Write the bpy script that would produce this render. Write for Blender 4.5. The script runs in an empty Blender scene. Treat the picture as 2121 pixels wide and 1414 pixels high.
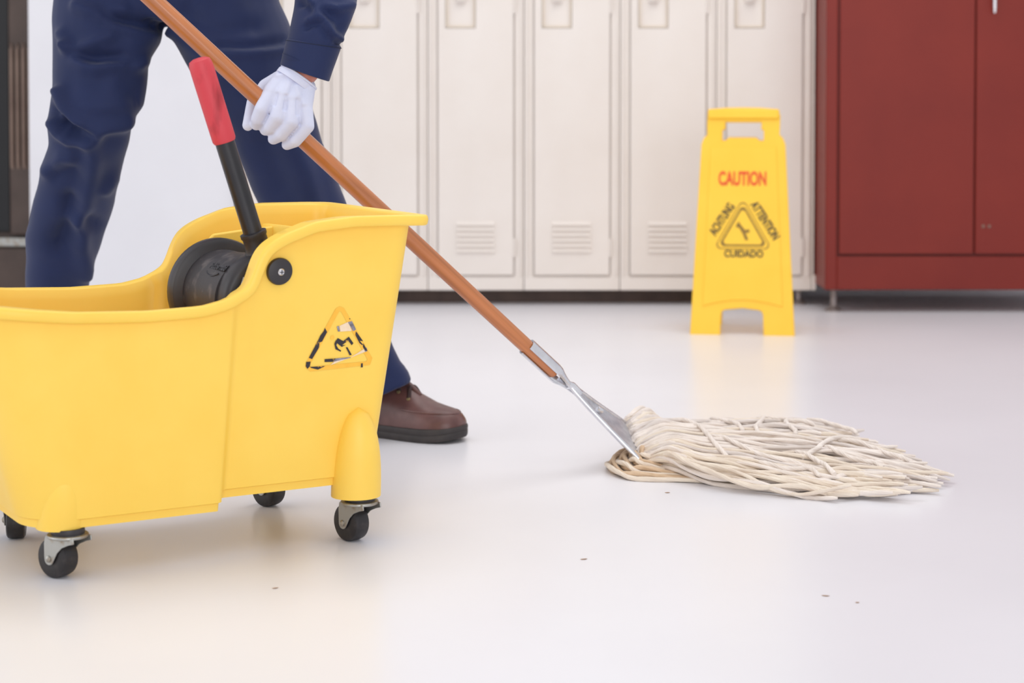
import bpy, bmesh, math, random
import numpy as np
from mathutils import Vector, Matrix
from mathutils.bvhtree import BVHTree

random.seed(7)
rng = np.random.default_rng(7)
scene = bpy.context.scene
C = scene.collection
PI = math.pi

# ------------------------------------------------------------------ camera
cam_d = bpy.data.cameras.new('camera')
cam = bpy.data.objects.new('camera', cam_d)
C.objects.link(cam)
cam.location = (0, 0, 0.73)
cam.rotation_euler = (math.radians(88), 0, 0)
cam_d.sensor_width = 36
cam_d.lens = 3950 * 36 / 2121
cam_d.shift_y = -0.1888
cam_d.dof.use_dof = True
cam_d.dof.focus_distance = 3.2
cam_d.dof.aperture_fstop = 4.4
scene.camera = cam

# ------------------------------------------------------------------ world, lights, exposure
w = bpy.data.worlds.new('world')
scene.world = w
w.use_nodes = True
w.node_tree.nodes['Background'].inputs[0].default_value = (0.97, 0.97, 1.0, 1)
w.node_tree.nodes['Background'].inputs[1].default_value = 0.74


def area(name, loc, target, size, size_y, power, col=(1, 0.98, 0.96)):
    d = bpy.data.lights.new(name, 'AREA')
    d.shape = 'RECTANGLE'
    d.size = size
    d.size_y = size_y
    d.energy = power
    d.color = col
    o = bpy.data.objects.new(name, d)
    C.objects.link(o)
    o.location = loc
    o.rotation_euler = (Vector(target) - Vector(loc)).to_track_quat('-Z', 'Y').to_euler()
    return o


area('ceiling_panel_front', (0.6, 1.2, 3.1), (0.2, 2.2, 0), 3.4, 1.6, 10)
area('ceiling_panel_middle', (0.4, 4.3, 3.1), (0.3, 4.4, 0), 3.4, 1.4, 36)
area('window_daylight', (1.2, -2.6, 1.5), (-0.1, 3.4, 0.5), 4.2, 2.4, 78, (0.96, 0.98, 1.0))
area('window_daylight_left', (-4.2, 2.4, 1.5), (-0.2, 3.8, 0.4), 3.4, 2.4, 34, (0.93, 0.96, 1.0))

vs = scene.view_settings
vs.view_transform = 'Standard'
vs.look = 'None'
vs.gamma = 1
vs.exposure = 0.10
vs.use_curve_mapping = False


# ------------------------------------------------------------------ materials
def srgb(r, g, b):
    f = lambda c: (c / 255 / 12.92) if c / 255 <= 0.04045 else ((c / 255 + 0.055) / 1.055) ** 2.4
    return (f(r), f(g), f(b), 1)


def mat(name, col, rough=0.5, metal=0.0, spec=0.5, var=None, vscale=20, bump=0.0, bscale=200, stretch=None,
        sheen=0.0, coat=0.0, sss=0.0, rvar=0.0, thresh=None):
    """col: srgb tuple; var: second colour mixed in by noise."""
    m = bpy.data.materials.new(name)
    m.use_nodes = True
    nt = m.node_tree
    b = nt.nodes['Principled BSDF']
    b.inputs['Base Color'].default_value = srgb(*col)
    b.inputs['Roughness'].default_value = rough
    b.inputs['Metallic'].default_value = metal
    b.inputs['Specular IOR Level'].default_value = spec
    b.inputs['Sheen Weight'].default_value = sheen
    b.inputs['Coat Weight'].default_value = coat
    if sss:
        b.inputs['Subsurface Weight'].default_value = sss
        b.inputs['Subsurface Radius'].default_value = (0.02, 0.01, 0.004)
        b.inputs['Subsurface Scale'].default_value = 0.5
    tc = nt.nodes.new('ShaderNodeTexCoord')
    mp = nt.nodes.new('ShaderNodeMapping')
    nt.links.new(tc.outputs['Object'], mp.inputs[0])
    if stretch:
        mp.inputs['Scale'].default_value = stretch
    nz = nt.nodes.new('ShaderNodeTexNoise')
    nz.inputs['Scale'].default_value = vscale
    nz.inputs['Detail'].default_value = 5
    nt.links.new(mp.outputs[0], nz.inputs['Vector'])
    if var:
        rp = nt.nodes.new('ShaderNodeValToRGB')
        lo, hi = thresh or (0.35, 0.7)
        rp.color_ramp.elements[0].position = lo
        rp.color_ramp.elements[0].color = srgb(*col)
        rp.color_ramp.elements[1].position = hi
        rp.color_ramp.elements[1].color = srgb(*var)
        nt.links.new(nz.outputs['Fac'], rp.inputs[0])
        nt.links.new(rp.outputs[0], b.inputs['Base Color'])
    if rvar:
        mr = nt.nodes.new('ShaderNodeMapRange')
        mr.inputs['To Min'].default_value = max(0.02, rough - rvar)
        mr.inputs['To Max'].default_value = rough + rvar
        nt.links.new(nz.outputs['Fac'], mr.inputs['Value'])
        nt.links.new(mr.outputs[0], b.inputs['Roughness'])
    if bump:
        n2 = nt.nodes.new('ShaderNodeTexNoise')
        n2.inputs['Scale'].default_value = bscale
        n2.inputs['Detail'].default_value = 3
        nt.links.new(mp.outputs[0], n2.inputs['Vector'])
        bp = nt.nodes.new('ShaderNodeBump')
        bp.inputs['Strength'].default_value = bump
        bp.inputs['Distance'].default_value = 0.002
        nt.links.new(n2.outputs['Fac'], bp.inputs['Height'])
        nt.links.new(bp.outputs[0], b.inputs['Normal'])
    return m


M = dict(
    floor=mat('white_floor', (234, 233, 238), 0.28, spec=0.34, var=(228, 227, 232), vscale=1.2),
    wall=mat('white_wall_paint', (231, 230, 234), 0.7, var=(228, 227, 231), vscale=6),
    skirting=mat('dark_skirting', (58, 46, 42), 0.6, var=(46, 36, 33), vscale=15),
    locker=mat('cream_locker_paint', (232, 224, 217), 0.5, spec=0.4, var=(228, 219, 211), vscale=5, bump=0.02, bscale=90),
    locker_in=mat('locker_recess_paint', (226, 213, 196), 0.55, var=(220, 206, 188), vscale=12),
    plinth=mat('dark_brown_plinth', (88, 70, 62), 0.6, var=(70, 54, 48), vscale=14),
    red=mat('oxblood_cabinet_paint', (128, 40, 30), 0.42, spec=0.3, var=(121, 36, 28), vscale=4, bump=0.015, bscale=70),
    red_dark=mat('oxblood_door_seam', (84, 30, 28), 0.6, var=(70, 26, 24), vscale=20),
    chrome=mat('chrome', (232, 232, 236), 0.27, 1.0, var=(206, 206, 212), vscale=30, rvar=0.06),
    brushed=mat('brushed_clamp_metal', (206, 206, 210), 0.45, 0.75, var=(178, 178, 184), vscale=60, rvar=0.08),
    steel=mat('galvanised_steel', (176, 176, 172), 0.42, 0.85, var=(150, 128, 100), vscale=55, thresh=(0.52, 0.78), rvar=0.1),
    foot=mat('grey_foot_metal', (150, 140, 138), 0.45, 0.5, var=(120, 108, 104), vscale=40),
    brown=mat('brown_metal', (86, 70, 62), 0.5, var=(72, 57, 50), vscale=9),
    brown_edge=mat('tan_edge_metal', (140, 118, 104), 0.5, var=(124, 102, 90), vscale=9),
    black_glass=mat('black_panel', (10, 10, 14), 0.25, var=(6, 6, 9), vscale=6),
    yellow=mat('yellow_plastic', (255, 213, 92), 0.44, spec=0.5, var=(253, 208, 84), vscale=9, bump=0.03, bscale=40, sss=0.08, rvar=0.05),
    yellow_sign=mat('yellow_sign_plastic', (254, 204, 58), 0.46, var=(252, 199, 50), vscale=7, bump=0.02, bscale=60),
    ghost=mat('faded_sticker_orange', (250, 186, 58), 0.5, var=(253, 198, 72), vscale=60),
    decal=mat('worn_black_print', (44, 38, 44), 0.5, var=(214, 160, 60), vscale=95, thresh=(0.60, 0.66)),
    tape=mat('peeled_sticker_white', (246, 222, 196), 0.4, var=(240, 212, 170), vscale=80),
    tape_grey=mat('peeled_sticker_grey', (160, 156, 166), 0.4, var=(96, 90, 98), vscale=150),
    black=mat('black_plastic', (40, 38, 42), 0.42, var=(52, 48, 50), vscale=30, bump=0.05, bscale=160, rvar=0.08),
    drum=mat('scuffed_black_plastic', (52, 49, 52), 0.5, var=(112, 104, 102), vscale=42, thresh=(0.55, 0.85), bump=0.06, bscale=150),
    gloss_black=mat('black_lever_tube', (30, 29, 33), 0.3, var=(38, 35, 38), vscale=25),
    grip=mat('red_rubber_grip', (206, 62, 72), 0.5, var=(150, 34, 42), vscale=38, thresh=(0.55, 0.8), bump=0.08, bscale=120, stretch=(1, 1, 0.35)),
    rubber=mat('black_rubber_wheel', (34, 31, 33), 0.45, var=(58, 52, 52), vscale=70, thresh=(0.5, 0.8), bump=0.08, bscale=180),
    navy=mat('navy_twill', (27, 40, 82), 0.68, spec=0.3, var=(24, 36, 75), vscale=10, bump=0.10, bscale=700, sheen=0.12),
    seam=mat('navy_seam', (24, 32, 60), 0.8, var=(20, 28, 54), vscale=60),
    glove=mat('white_cotton_glove', (216, 220, 240), 0.85, spec=0.2, var=(209, 213, 234), vscale=30, bump=0.12, bscale=600, sheen=0.1),
    skin=mat('skin', (214, 140, 122), 0.5, var=(190, 112, 94), vscale=35, sss=0.1, bump=0.05, bscale=200),
    leather=mat('brown_leather', (106, 72, 68), 0.38, var=(84, 54, 52), vscale=28, bump=0.10, bscale=110, rvar=0.08),
    lace=mat('brown_lace', (58, 36, 35), 0.7, var=(46, 28, 27), vscale=120),
    sole=mat('dark_rubber_sole', (58, 52, 52), 0.6, var=(46, 42, 42), vscale=40),
    brass=mat('brass_eyelet', (196, 176, 130), 0.35, 0.7, var=(180, 160, 116), vscale=60),
    yarn=mat('cotton_yarn', (240, 230, 222), 0.9, spec=0.15, var=(226, 214, 204), vscale=26, bump=0.25, bscale=700, sheen=0.1),
    yarn_b=mat('cotton_yarn_grey', (226, 216, 210), 0.9, spec=0.15, var=(212, 201, 193), vscale=26, bump=0.25, bscale=700),
    yarn_c=mat('cotton_yarn_warm', (236, 224, 208), 0.9, spec=0.15, var=(222, 206, 190), vscale=30, bump=0.25, bscale=700),
    yarn_tan=mat('stained_yarn', (222, 196, 168), 0.9, spec=0.15, var=(204, 176, 146), vscale=40, bump=0.25, bscale=700),
    redprint=mat('red_print', (236, 78, 28), 0.5, var=(228, 84, 34), vscale=60),
    blackprint=mat('black_print', (62, 50, 34), 0.5, var=(84, 68, 40), vscale=90),
    softprint=mat('thin_black_print', (150, 116, 40), 0.5, var=(128, 98, 36), vscale=90),
    crumb=mat('brown_crumb', (176, 146, 124), 0.8, var=(150, 118, 96), vscale=300),
)


def wood_mat():
    m = bpy.data.materials.new('varnished_wood')
    m.use_nodes = True
    nt = m.node_tree
    b = nt.nodes['Principled BSDF']
    b.inputs['Roughness'].default_value = 0.34
    b.inputs['Coat Weight'].default_value = 0.6
    b.inputs['Coat Roughness'].default_value = 0.12
    tc = nt.nodes.new('ShaderNodeTexCoord')
    mp = nt.nodes.new('ShaderNodeMapping')
    mp.inputs['Scale'].default_value = (60, 60, 3)
    nz = nt.nodes.new('ShaderNodeTexNoise')
    nz.inputs['Scale'].default_value = 1.0
    nz.inputs['Detail'].default_value = 6
    nz.inputs['Distortion'].default_value = 0.6
    rp = nt.nodes.new('ShaderNodeValToRGB')
    rp.color_ramp.elements[0].position = 0.3
    rp.color_ramp.elements[0].color = srgb(160, 94, 48)
    rp.color_ramp.elements[1].position = 0.72
    rp.color_ramp.elements[1].color = srgb(204, 126, 72)
    nt.links.new(tc.outputs['Object'], mp.inputs[0])
    nt.links.new(mp.outputs[0], nz.inputs['Vector'])
    nt.links.new(nz.outputs['Fac'], rp.inputs[0])
    nt.links.new(rp.outputs[0], b.inputs['Base Color'])
    return m


M['wood'] = wood_mat()


# ------------------------------------------------------------------ helpers
def mk(name, vf, m, parent=None, smooth=True, ang=40, bevel=0.0, mtx=None):
    if isinstance(vf, bpy.types.Mesh):
        me = vf
        me.name = name
    else:
        v, f = vf
        me = bpy.data.meshes.new(name)
        me.from_pydata([tuple(map(float, p)) for p in v], [], [tuple(int(i) for i in q) for q in f])
        bm = bmesh.new()
        bm.from_mesh(me)
        bmesh.ops.recalc_face_normals(bm, faces=bm.faces)
        bm.to_mesh(me)
        bm.free()
    if mtx is not None:
        me.transform(mtx)
    me.materials.clear()
    me.materials.append(m if isinstance(m, bpy.types.Material) else M[m])
    if smooth:
        me.polygons.foreach_set('use_smooth', [True] * len(me.polygons))
        me.set_sharp_from_angle(angle=math.radians(ang))
    me.update()
    o = bpy.data.objects.new(name, me)
    C.objects.link(o)
    o.parent = parent
    if bevel:
        b = o.modifiers.new('bevel', 'BEVEL')
        b.width = bevel
        b.segments = 2
        b.limit_method = 'ANGLE'
    return o


def join(*parts):
    V, Fc = [], []
    for v, f in parts:
        n = len(V)
        V += [tuple(p) for p in v]
        Fc += [tuple(i + n for i in q) for q in f]
    return V, Fc


def xf(vf, mtx):
    return [tuple(mtx @ Vector(p)) for p in vf[0]], vf[1]


def box(x0, x1, y0, y1, z0, z1):
    v = [(x, y, z) for x in (x0, x1) for y in (y0, y1) for z in (z0, z1)]
    return v, [(0, 1, 3, 2), (4, 6, 7, 5), (0, 4, 5, 1), (2, 3, 7, 6), (0, 2, 6, 4), (1, 5, 7, 3)]


def loft(rings, close=True, caps=(True, True)):
    n = len(rings[0])
    V = [tuple(p) for r in rings for p in r]
    Fc = []
    for i in range(len(rings) - 1):
        for j in range(n if close else n - 1):
            k = (j + 1) % n
            Fc.append((i * n + j, i * n + k, (i + 1) * n + k, (i + 1) * n + j))
    if caps[0]:
        Fc.append(tuple(range(n))[::-1])
    if caps[1]:
        Fc.append(tuple((len(rings) - 1) * n + j for j in range(n)))
    return V, Fc


def lathe(profile, n=32, caps=(True, True)):
    """profile of (r, z) around z"""
    return loft([[(r * math.cos(2 * PI * j / n), r * math.sin(2 * PI * j / n), z) for j in range(n)] for r, z in profile], caps=caps)


def axis_mtx(p, d, up=(0, 0, 1)):
    """matrix taking local +z onto d, at p"""
    d = Vector(d).normalized()
    u = Vector(up)
    if abs(d.dot(u)) > 0.98:
        u = Vector((0, 1, 0))
    x = u.cross(d).normalized()
    y = d.cross(x)
    m = Matrix((x, y, d)).transposed().to_4x4()
    m.translation = Vector(p)
    return m


def catmull(pts, n):
    P = np.array(pts, float)
    P = np.vstack([2 * P[0] - P[1], P, 2 * P[-1] - P[-2]])
    m = len(P) - 3
    t = np.linspace(0, m - 1e-9, n)
    i = t.astype(int)
    f = (t - i)[:, None]
    a, b, c, d = P[i], P[i + 1], P[i + 2], P[i + 3]
    return 0.5 * (2 * b + (c - a) * f + (2 * a - 5 * b + 4 * c - d) * f ** 2 + (3 * b - a - 3 * c + d) * f ** 3)


def tube(path, r, n=10, lobes=0, lobe_amp=0.0, twist=0.0, caps=True):
    P = np.array(path, float)
    T = np.gradient(P, axis=0)
    T /= np.linalg.norm(T, axis=1)[:, None] + 1e-12
    ref = np.array([0.13, 0.27, 0.95])
    N = ref - (T @ ref)[:, None] * T
    N /= np.linalg.norm(N, axis=1)[:, None] + 1e-12
    B = np.cross(T, N)
    r = np.broadcast_to(np.asarray(r, float), (len(P),))
    rings = []
    for i in range(len(P)):
        a = np.arange(n) * 2 * PI / n + twist * i
        rr = r[i] * (1 + lobe_amp * np.cos(lobes * (np.arange(n) * 2 * PI / n)))
        rings.append(P[i] + np.outer(rr * np.cos(a), N[i]) + np.outer(rr * np.sin(a), B[i]))
    return loft(rings, caps=(caps, caps))


def capsule(p0, r0, p1, r1, n=14, k=5):
    p0, p1 = Vector(p0), Vector(p1)
    d = p1 - p0
    L = max(d.length, 1e-5)
    prof = [(r0 * math.sin(PI / 2 * i / k) + 1e-5, -r0 * math.cos(PI / 2 * i / k)) for i in range(k + 1)]
    prof += [(r1 * math.cos(PI / 2 * i / k) + 1e-5, L + r1 * math.sin(PI / 2 * i / k)) for i in range(k + 1)]
    return xf(lathe(prof, n), axis_mtx(p0, d))


def chain(pts, rad):
    return [capsule(pts[i], rad[i], pts[i + 1], rad[i + 1]) for i in range(len(pts) - 1)]


def eval_mesh(o):
    bpy.context.view_layer.update()
    dg = bpy.context.evaluated_depsgraph_get()
    return bpy.data.meshes.new_from_object(o.evaluated_get(dg))


def remesh(vf, voxel, smooth=6, factor=0.5):
    o = mk('tmp', vf, 'navy')
    r = o.modifiers.new('r', 'REMESH')
    r.mode = 'VOXEL'
    r.voxel_size = voxel
    if smooth:
        s = o.modifiers.new('s', 'SMOOTH')
        s.iterations = smooth
        s.factor = factor
    me = eval_mesh(o)
    old = o.data
    bpy.data.objects.remove(o)
    bpy.data.meshes.remove(old)
    return me


def plate(outline, holes, th, bevel=0.0):
    """2D outline (x, z) with holes -> solid mesh, thickness along y (front at y = -th/2)"""
    cu = bpy.data.curves.new('plate', 'CURVE')
    cu.dimensions = '2D'
    cu.fill_mode = 'BOTH'
    cu.extrude = th / 2 - bevel
    cu.bevel_depth = bevel
    cu.bevel_resolution = 2
    for poly in [outline] + list(holes):
        s = cu.splines.new('POLY')
        s.points.add(len(poly) - 1)
        for p, (x, z) in zip(s.points, poly):
            p.co = (x, z, 0, 1)
        s.use_cyclic_u = True
    o = bpy.data.objects.new('plate', cu)
    C.objects.link(o)
    me = eval_mesh(o)
    bpy.data.objects.remove(o)
    bpy.data.curves.remove(cu)
    me.transform(Matrix.Rotation(PI / 2, 4, 'X'))
    return me


def text_mesh(body, wd, ht, th=0.001, bold=0.012, spacing=1.0):
    """lettering fitted into wd x ht centred at origin in the xz plane, facing -y"""
    cu = bpy.data.curves.new('txt', 'FONT')
    cu.body = body
    cu.size = 1
    cu.offset = bold
    cu.space_character = spacing
    cu.extrude = 0.02
    o = bpy.data.objects.new('txt', cu)
    C.objects.link(o)
    me = eval_mesh(o)
    bpy.data.objects.remove(o)
    bpy.data.curves.remove(cu)
    co = np.zeros(len(me.vertices) * 3)
    me.vertices.foreach_get('co', co)
    co = co.reshape(-1, 3)
    lo, hi = co.min(0), co.max(0)
    co = (co - (lo + hi) / 2) / (hi - lo) * np.array([wd, ht, th])
    out = np.stack([co[:, 0], -co[:, 2], co[:, 1]], 1)
    me.vertices.foreach_set('co', out.ravel())
    me.update()
    return me


def thing(name, label, cat, loc=(0, 0, 0), rz=0.0, group=None):
    o = bpy.data.objects.new(name, None)
    o.empty_display_size = 0.05
    C.objects.link(o)
    o.location = loc
    o.rotation_euler = (0, 0, rz)
    tag(o, label, cat, group)
    return o


def tag(o, label, cat, group=None):
    o['label'] = label
    o['category'] = cat
    if group:
        o['group'] = group
    return o


def struct(o, label=None):
    o['kind'] = 'structure'
    if label:
        o['label'] = label
    return o


def copy_tree(o, parent=None):
    c = o.copy()
    C.objects.link(c)
    c.parent = parent
    for ch in list(o.children):
        copy_tree(ch, c)
    return c


# ------------------------------------------------------------------ the room
struct(mk('floor', box(-6, 6, -4, 6.75, -0.06, 0), 'floor', smooth=False), 'glossy white hall floor')
struct(mk('wall_back', box(-6, 6, 6.66, 6.76, 0, 3.2), 'wall', smooth=False), 'plain white wall behind the lockers')

struct(mk('wall_middle', box(-1.575, -0.906, 6.22, 6.66, 0, 3.2), 'wall', smooth=False), 'white wall section between dark cabinet and lockers')

# ------------------------------------------------------------------ lockers
PITCH, LX0, LY = 0.3125, -0.899, 6.20
ord_lab = ['cream metal locker farthest left, mostly behind the navy trouser leg',
           'cream metal locker second from left, behind the gloved hand and mop handle',
           'cream metal locker third from left, right of the yellow bucket',
           'cream metal locker fourth from left, in the middle of the wall',
           'cream metal locker fifth from left, just left of the caution sign',
           'cream metal locker at the right end, behind the caution sign']


def make_locker():
    t = thing('locker', '', 'locker')
    z0, z1 = 0.05, 1.86
    parts = [box(0.001, PITCH - 0.001, 0.004, 0.42, z0, z1)]
    # frame: stiles, base rail and head rail standing in front of the carcass
    for a, b in ((0.001, 0.030), (0.283, PITCH - 0.001)):
        parts.append(box(a, b, -0.004, 0.006, z0, z1))
    parts.append(box(0.001, PITCH - 0.001, -0.0045, 0.006, z0, 0.094))
    parts.append(box(0.001, PITCH - 0.001, -0.0045, 0.006, 1.815, z1))
    mk('frame', join(*parts), 'locker', t, bevel=0.002)
    for a in (0.010, PITCH - 0.014):
        mk('frame_flange', box(a, a + 0.006, -0.009, -0.003, 0.096, 1.812), 'locker', t, bevel=0.0015)
    # door: slab with a recessed latch pocket
    x = [0.034, 0.058, 0.156, 0.279]
    z = [0.100, 0.902, 1.075, 1.810]
    y0, yb, yp = -0.010, 0.002, 0.0005
    V, Fc = [], []
    vid = {}

    def vv(p):
        if p not in vid:
            vid[p] = len(V)
            V.append(p)
        return vid[p]
    for i in range(3):
        for k in range(3):
            q = [(x[i], z[k]), (x[i + 1], z[k]), (x[i + 1], z[k + 1]), (x[i], z[k + 1])]
            if (i, k) == (1, 1):
                for a in range(4):
                    p, n = q[a], q[(a + 1) % 4]
                    Fc.append([vv((p[0], y0, p[1])), vv((n[0], y0, n[1])), vv((n[0], yp, n[1])), vv((p[0], yp, p[1]))])
                Fc.append([vv((p[0], yp, p[1])) for p in q])
            else:
                Fc.append([vv((p[0], y0, p[1])) for p in q])
            for a in range(4):
                p, n = q[a], q[(a + 1) % 4]
                if p[0] == n[0] and p[0] in (x[0], x[3]) or p[1] == n[1] and p[1] in (z[0], z[3]):
                    Fc.append([vv((p[0], y0, p[1])), vv((n[0], y0, n[1])), vv((n[0], yb, n[1])), vv((p[0], yb, p[1]))])
    d = mk('door', (V, Fc), 'locker', t, bevel=0.0025)
    # latch pocket lining and lift handle
    mk('latch_pocket', join(box(0.062, 0.152, -0.0085, 0.0, 0.904, 0.910), box(0.060, 0.066, -0.0085, 0.0, 0.904, 1.073),
                            box(0.149, 0.154, -0.0085, 0.0, 0.904, 1.073)), 'locker_in', d, bevel=0.001)
    mk('latch_handle', join(box(0.092, 0.124, -0.016, 0.0, 0.985, 1.05), box(0.097, 0.119, -0.021, -0.014, 0.992, 1.012)), 'locker', d, bevel=0.003)
    # louvres at the foot of the door, each a pressed slat
    for k in range(6):
        zz = 0.175 + k * 0.0175
        sl = loft([[(xx, -0.0095, zz + 0.013), (xx, -0.0175, zz + 0.002), (xx, -0.0165, zz), (xx, -0.0095, zz + 0.003)] for xx in (0.092, 0.218)])
        mk('louvre', sl, 'locker', d, smooth=False)
    for zz in (0.16, 0.95, 1.72):
        mk('hinge', tube([(0.2815, -0.010, zz), (0.2815, -0.010, zz + 0.06)], 0.0035, 8), 'locker', d)
    return t


lk = make_locker()
for i in range(6):
    o = lk if i == 0 else copy_tree(lk)
    o.location = (LX0 + i * PITCH, LY, 0)
    tag(o, ord_lab[i], 'locker', 'row of cream lockers')
# end trim at the right end of the row
et = mk('locker_end_trim', join(box(0.9765, 0.984, 6.192, 6.6, 0.10, 1.86), box(0.9765, 0.990, 6.188, 6.6, 0.05, 0.10)), 'locker', bevel=0.003)
tag(et, 'cream vertical trim closing the right end of the locker row', 'trim')
pl = mk('locker_plinth', box(-0.89, 0.90, 6.29, 6.58, 0.0, 0.049), 'plinth', smooth=False)
tag(pl, 'dark brown recessed plinth under the cream lockers', 'plinth')


def foot_mesh(h, r):
    return lathe([(r, 0), (r, 0.006), (r * 0.75, 0.010), (r * 0.42, 0.016), (r * 0.38, h - 0.008), (r * 0.9, h - 0.004), (r * 0.9, h)], 20)


lf = mk('levelling_foot', foot_mesh(0.05, 0.026), 'foot', o)
lf.location = (0.275, 0.035, 0)

# ------------------------------------------------------------------ red cabinet
rc = thing('storage_cabinet', 'dark red metal storage cabinet right of the cream lockers', 'cabinet', (0.988, 6.0, 0))
W = 0.94
mk('body', join(box(0, W, 0.012, 0.5, 0.072, 1.9), box(0, 0.038, 0, 0.02, 0.072, 1.9), box(W - 0.038, W, 0, 0.02, 0.072, 1.9),
                box(0.036, W - 0.036, 0.0015, 0.02, 0.072, 0.180), box(0.036, W - 0.036, 0.0015, 0.02, 1.82, 1.9)), 'red', rc, bevel=0.004)
mk('door_seam', box(0.036, W - 0.036, 0.009, 0.013, 0.178, 1.822), 'red_dark', rc, smooth=False)
mk('door_edge_strip', box(0.0375, 0.0405, -0.001, 0.012, 0.18, 1.82), 'red_dark', rc, smooth=False)
for k, (a, b) in enumerate(((0.042, 0.467), (0.471, W - 0.04))):
    d = mk('door', box(a, b, -0.003, 0.010, 0.186, 1.816), 'red', rc, bevel=0.003)
    if k == 1:
        h = mk('handle', join(xf(lathe([(0.004, -0.001), (0.0055, 0.02), (0.006, 0.07), (0.005, 0.085), (0.002, 0.09)], 14), Matrix.Translation((0.521, -0.028, 0.945))),
                              xf(lathe([(0.014, 0), (0.013, 0.012), (0.008, 0.026)], 18), axis_mtx((0.521, -0.003, 1.03), (0, -1, 0)))), 'chrome', d)
        for dx in (0.497, 0.516):
            mk('rivet', xf(lathe([(0.005, 0), (0.004, 0.002), (0.001, 0.003)], 10), axis_mtx((dx, -0.003, 0.274), (0, -1, 0))), 'brown_edge', d)
for (x, y) in ((0.035, 0.05), (W - 0.035, 0.05)):
    o = mk('cabinet_foot', foot_mesh(0.074, 0.026), 'foot', rc)
    o.location = (x, y, 0)

# ------------------------------------------------------------------ brown machine at the far left
bmch = thing('dark_cabinet', 'dark brown metal cabinet with black panel and ribbed post, far left', 'cabinet', (-1.586, 6.4, 0))
mk('body', box(-0.8, 0, 0.02, 0.24, 0.0, 1.9), 'brown', bmch, bevel=0.006)
mk('corner_post', box(-0.098, -0.010, -0.02, 0.022, 0.215, 1.9), 'brown', bmch, bevel=0.008)
mk('edge_strip', box(-0.012, 0.002, -0.016, 0.022, 0.215, 1.9), 'brown_edge', bmch, bevel=0.003)
for x in (-0.086, -0.066, -0.046, -0.026):
    mk('rib', tube([(x, -0.019, 0.44), (x, -0.027, 0.455), (x, -0.027, 0.84), (x, -0.019, 0.855)], 0.0065, 8), 'brown_edge', bmch)
mk('black_panel', box(-0.79, -0.1, 0.0, 0.022, 0.225, 1.88), 'black_glass', bmch, bevel=0.004)
mk('steel_strip', box(-0.8, 0.0, -0.012, 0.022, 0.176, 0.206), 'steel', bmch, bevel=0.003)
mk('kick_base', box(-0.8, 0.0, 0.0, 0.022, 0.0, 0.172), 'brown', bmch, bevel=0.004)

# ------------------------------------------------------------------ caution sign
sg = thing('caution_sign', 'yellow plastic folding caution floor sign standing before the lockers', 'floor sign', (0.664, 5.478, 0), math.radians(-7.5))
LEAN = math.radians(9.8)
RL = Matrix.Rotation(-LEAN, 4, 'X')
K = 1 / math.cos(LEAN)
arc = [(-0.066 + 0.002, 0.055), (-0.060, 0.068), (-0.050, 0.073), (0, 0.078), (0.048, 0.073), (0.058, 0.068), (0.062, 0.055)]
out = [(-0.147, 0), (-0.066, 0)] + arc + [(0.064, 0), (0.147, 0), (0.119, 0.545), (0.112, 0.562), (0.102, 0.572), (0.103, 0.600), (0.104, 0.628), (0.098, 0.645),
       (0.05, 0.649), (0, 0.650), (-0.05, 0.649), (-0.098, 0.645), (-0.102, 0.628), (-0.103, 0.600), (-0.102, 0.572), (-0.112, 0.562), (-0.119, 0.545)]
hole = [(-0.064, 0.553), (-0.050, 0.553), (-0.042, 0.562), (0.036, 0.562), (0.046, 0.553), (0.062, 0.553), (0.062, 0.588), (0.055, 0.592), (0.055, 0.613), (-0.055, 0.613), (-0.055, 0.592), (-0.064, 0.588)]
sc = lambda L: [(x, z * K) for x, z in L]
pm = plate(sc(out), [sc(hole)], 0.016, 0.003)
fp = mk('front_panel', pm, 'yellow_sign', sg, mtx=RL)
inner = [(-0.113, 0.082), (-0.075, 0.092), (-0.03, 0.099), (0.0, 0.100), (0.03, 0.099), (0.075, 0.092), (0.113, 0.082), (0.0935, 0.535), (-0.0935, 0.535)]
rp_ = mk('raised_panel', plate(sc(inner), [], 0.006, 0.0015), 'yellow_sign', fp, mtx=RL @ Matrix.Translation((0, -0.0085, 0)))
mk('handle_grip', xf(box(-0.104, 0.104, -0.016, 0.012, 0.618 * K, 0.648 * K), RL), 'yellow_sign', fp, bevel=0.006)
pb_ = plate(sc(out), [sc(hole)], 0.016, 0.003)
back = mk('back_panel', pb_, 'yellow_sign', sg, mtx=Matrix.Translation((0, 0.246, 0)) @ Matrix.Rotation(LEAN, 4, 'X'))
mk('hinge_bar', tube([(-0.09, 0.118, 0.636), (0.09, 0.118, 0.636)], 0.009, 12), 'yellow_sign', sg)


def on_panel(me, x, z, rot=0.0, y=-0.0125):
    return RL @ Matrix.Translation((x, y, z * K)) @ Matrix.Rotation(rot, 4, 'Y')


mk('lettering', text_mesh('CAUTION', 0.138, 0.042, bold=0.03), 'redprint', rp_, smooth=False, mtx=on_panel(None, -0.002, 0.446))
mk('lettering', text_mesh('ACHTUNG', 0.104, 0.026, bold=0.025), 'blackprint', rp_, smooth=False, mtx=on_panel(None, -0.061, 0.328, rot=-math.radians(57)))
mk('lettering', text_mesh('ATTENTION', 0.124, 0.026, bold=0.025), 'blackprint', rp_, smooth=False, mtx=on_panel(None, 0.064, 0.326, rot=math.radians(57)))
mk('lettering', text_mesh('CUIDADO', 0.112, 0.021, bold=0.025), 'blackprint', rp_, smooth=False, mtx=on_panel(None, 0.003, 0.230))


def tri(s):
    cx, cz = 0.0, 0.292
    pts = []
    for a in (90, 210, 330):
        for da in (-6, 0, 6):
            rr = s if da == 0 else s * 0.965
            pts.append((cx + rr * math.cos(math.radians(a + da)), cz + rr * math.sin(math.radians(a + da))))
    return pts


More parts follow.
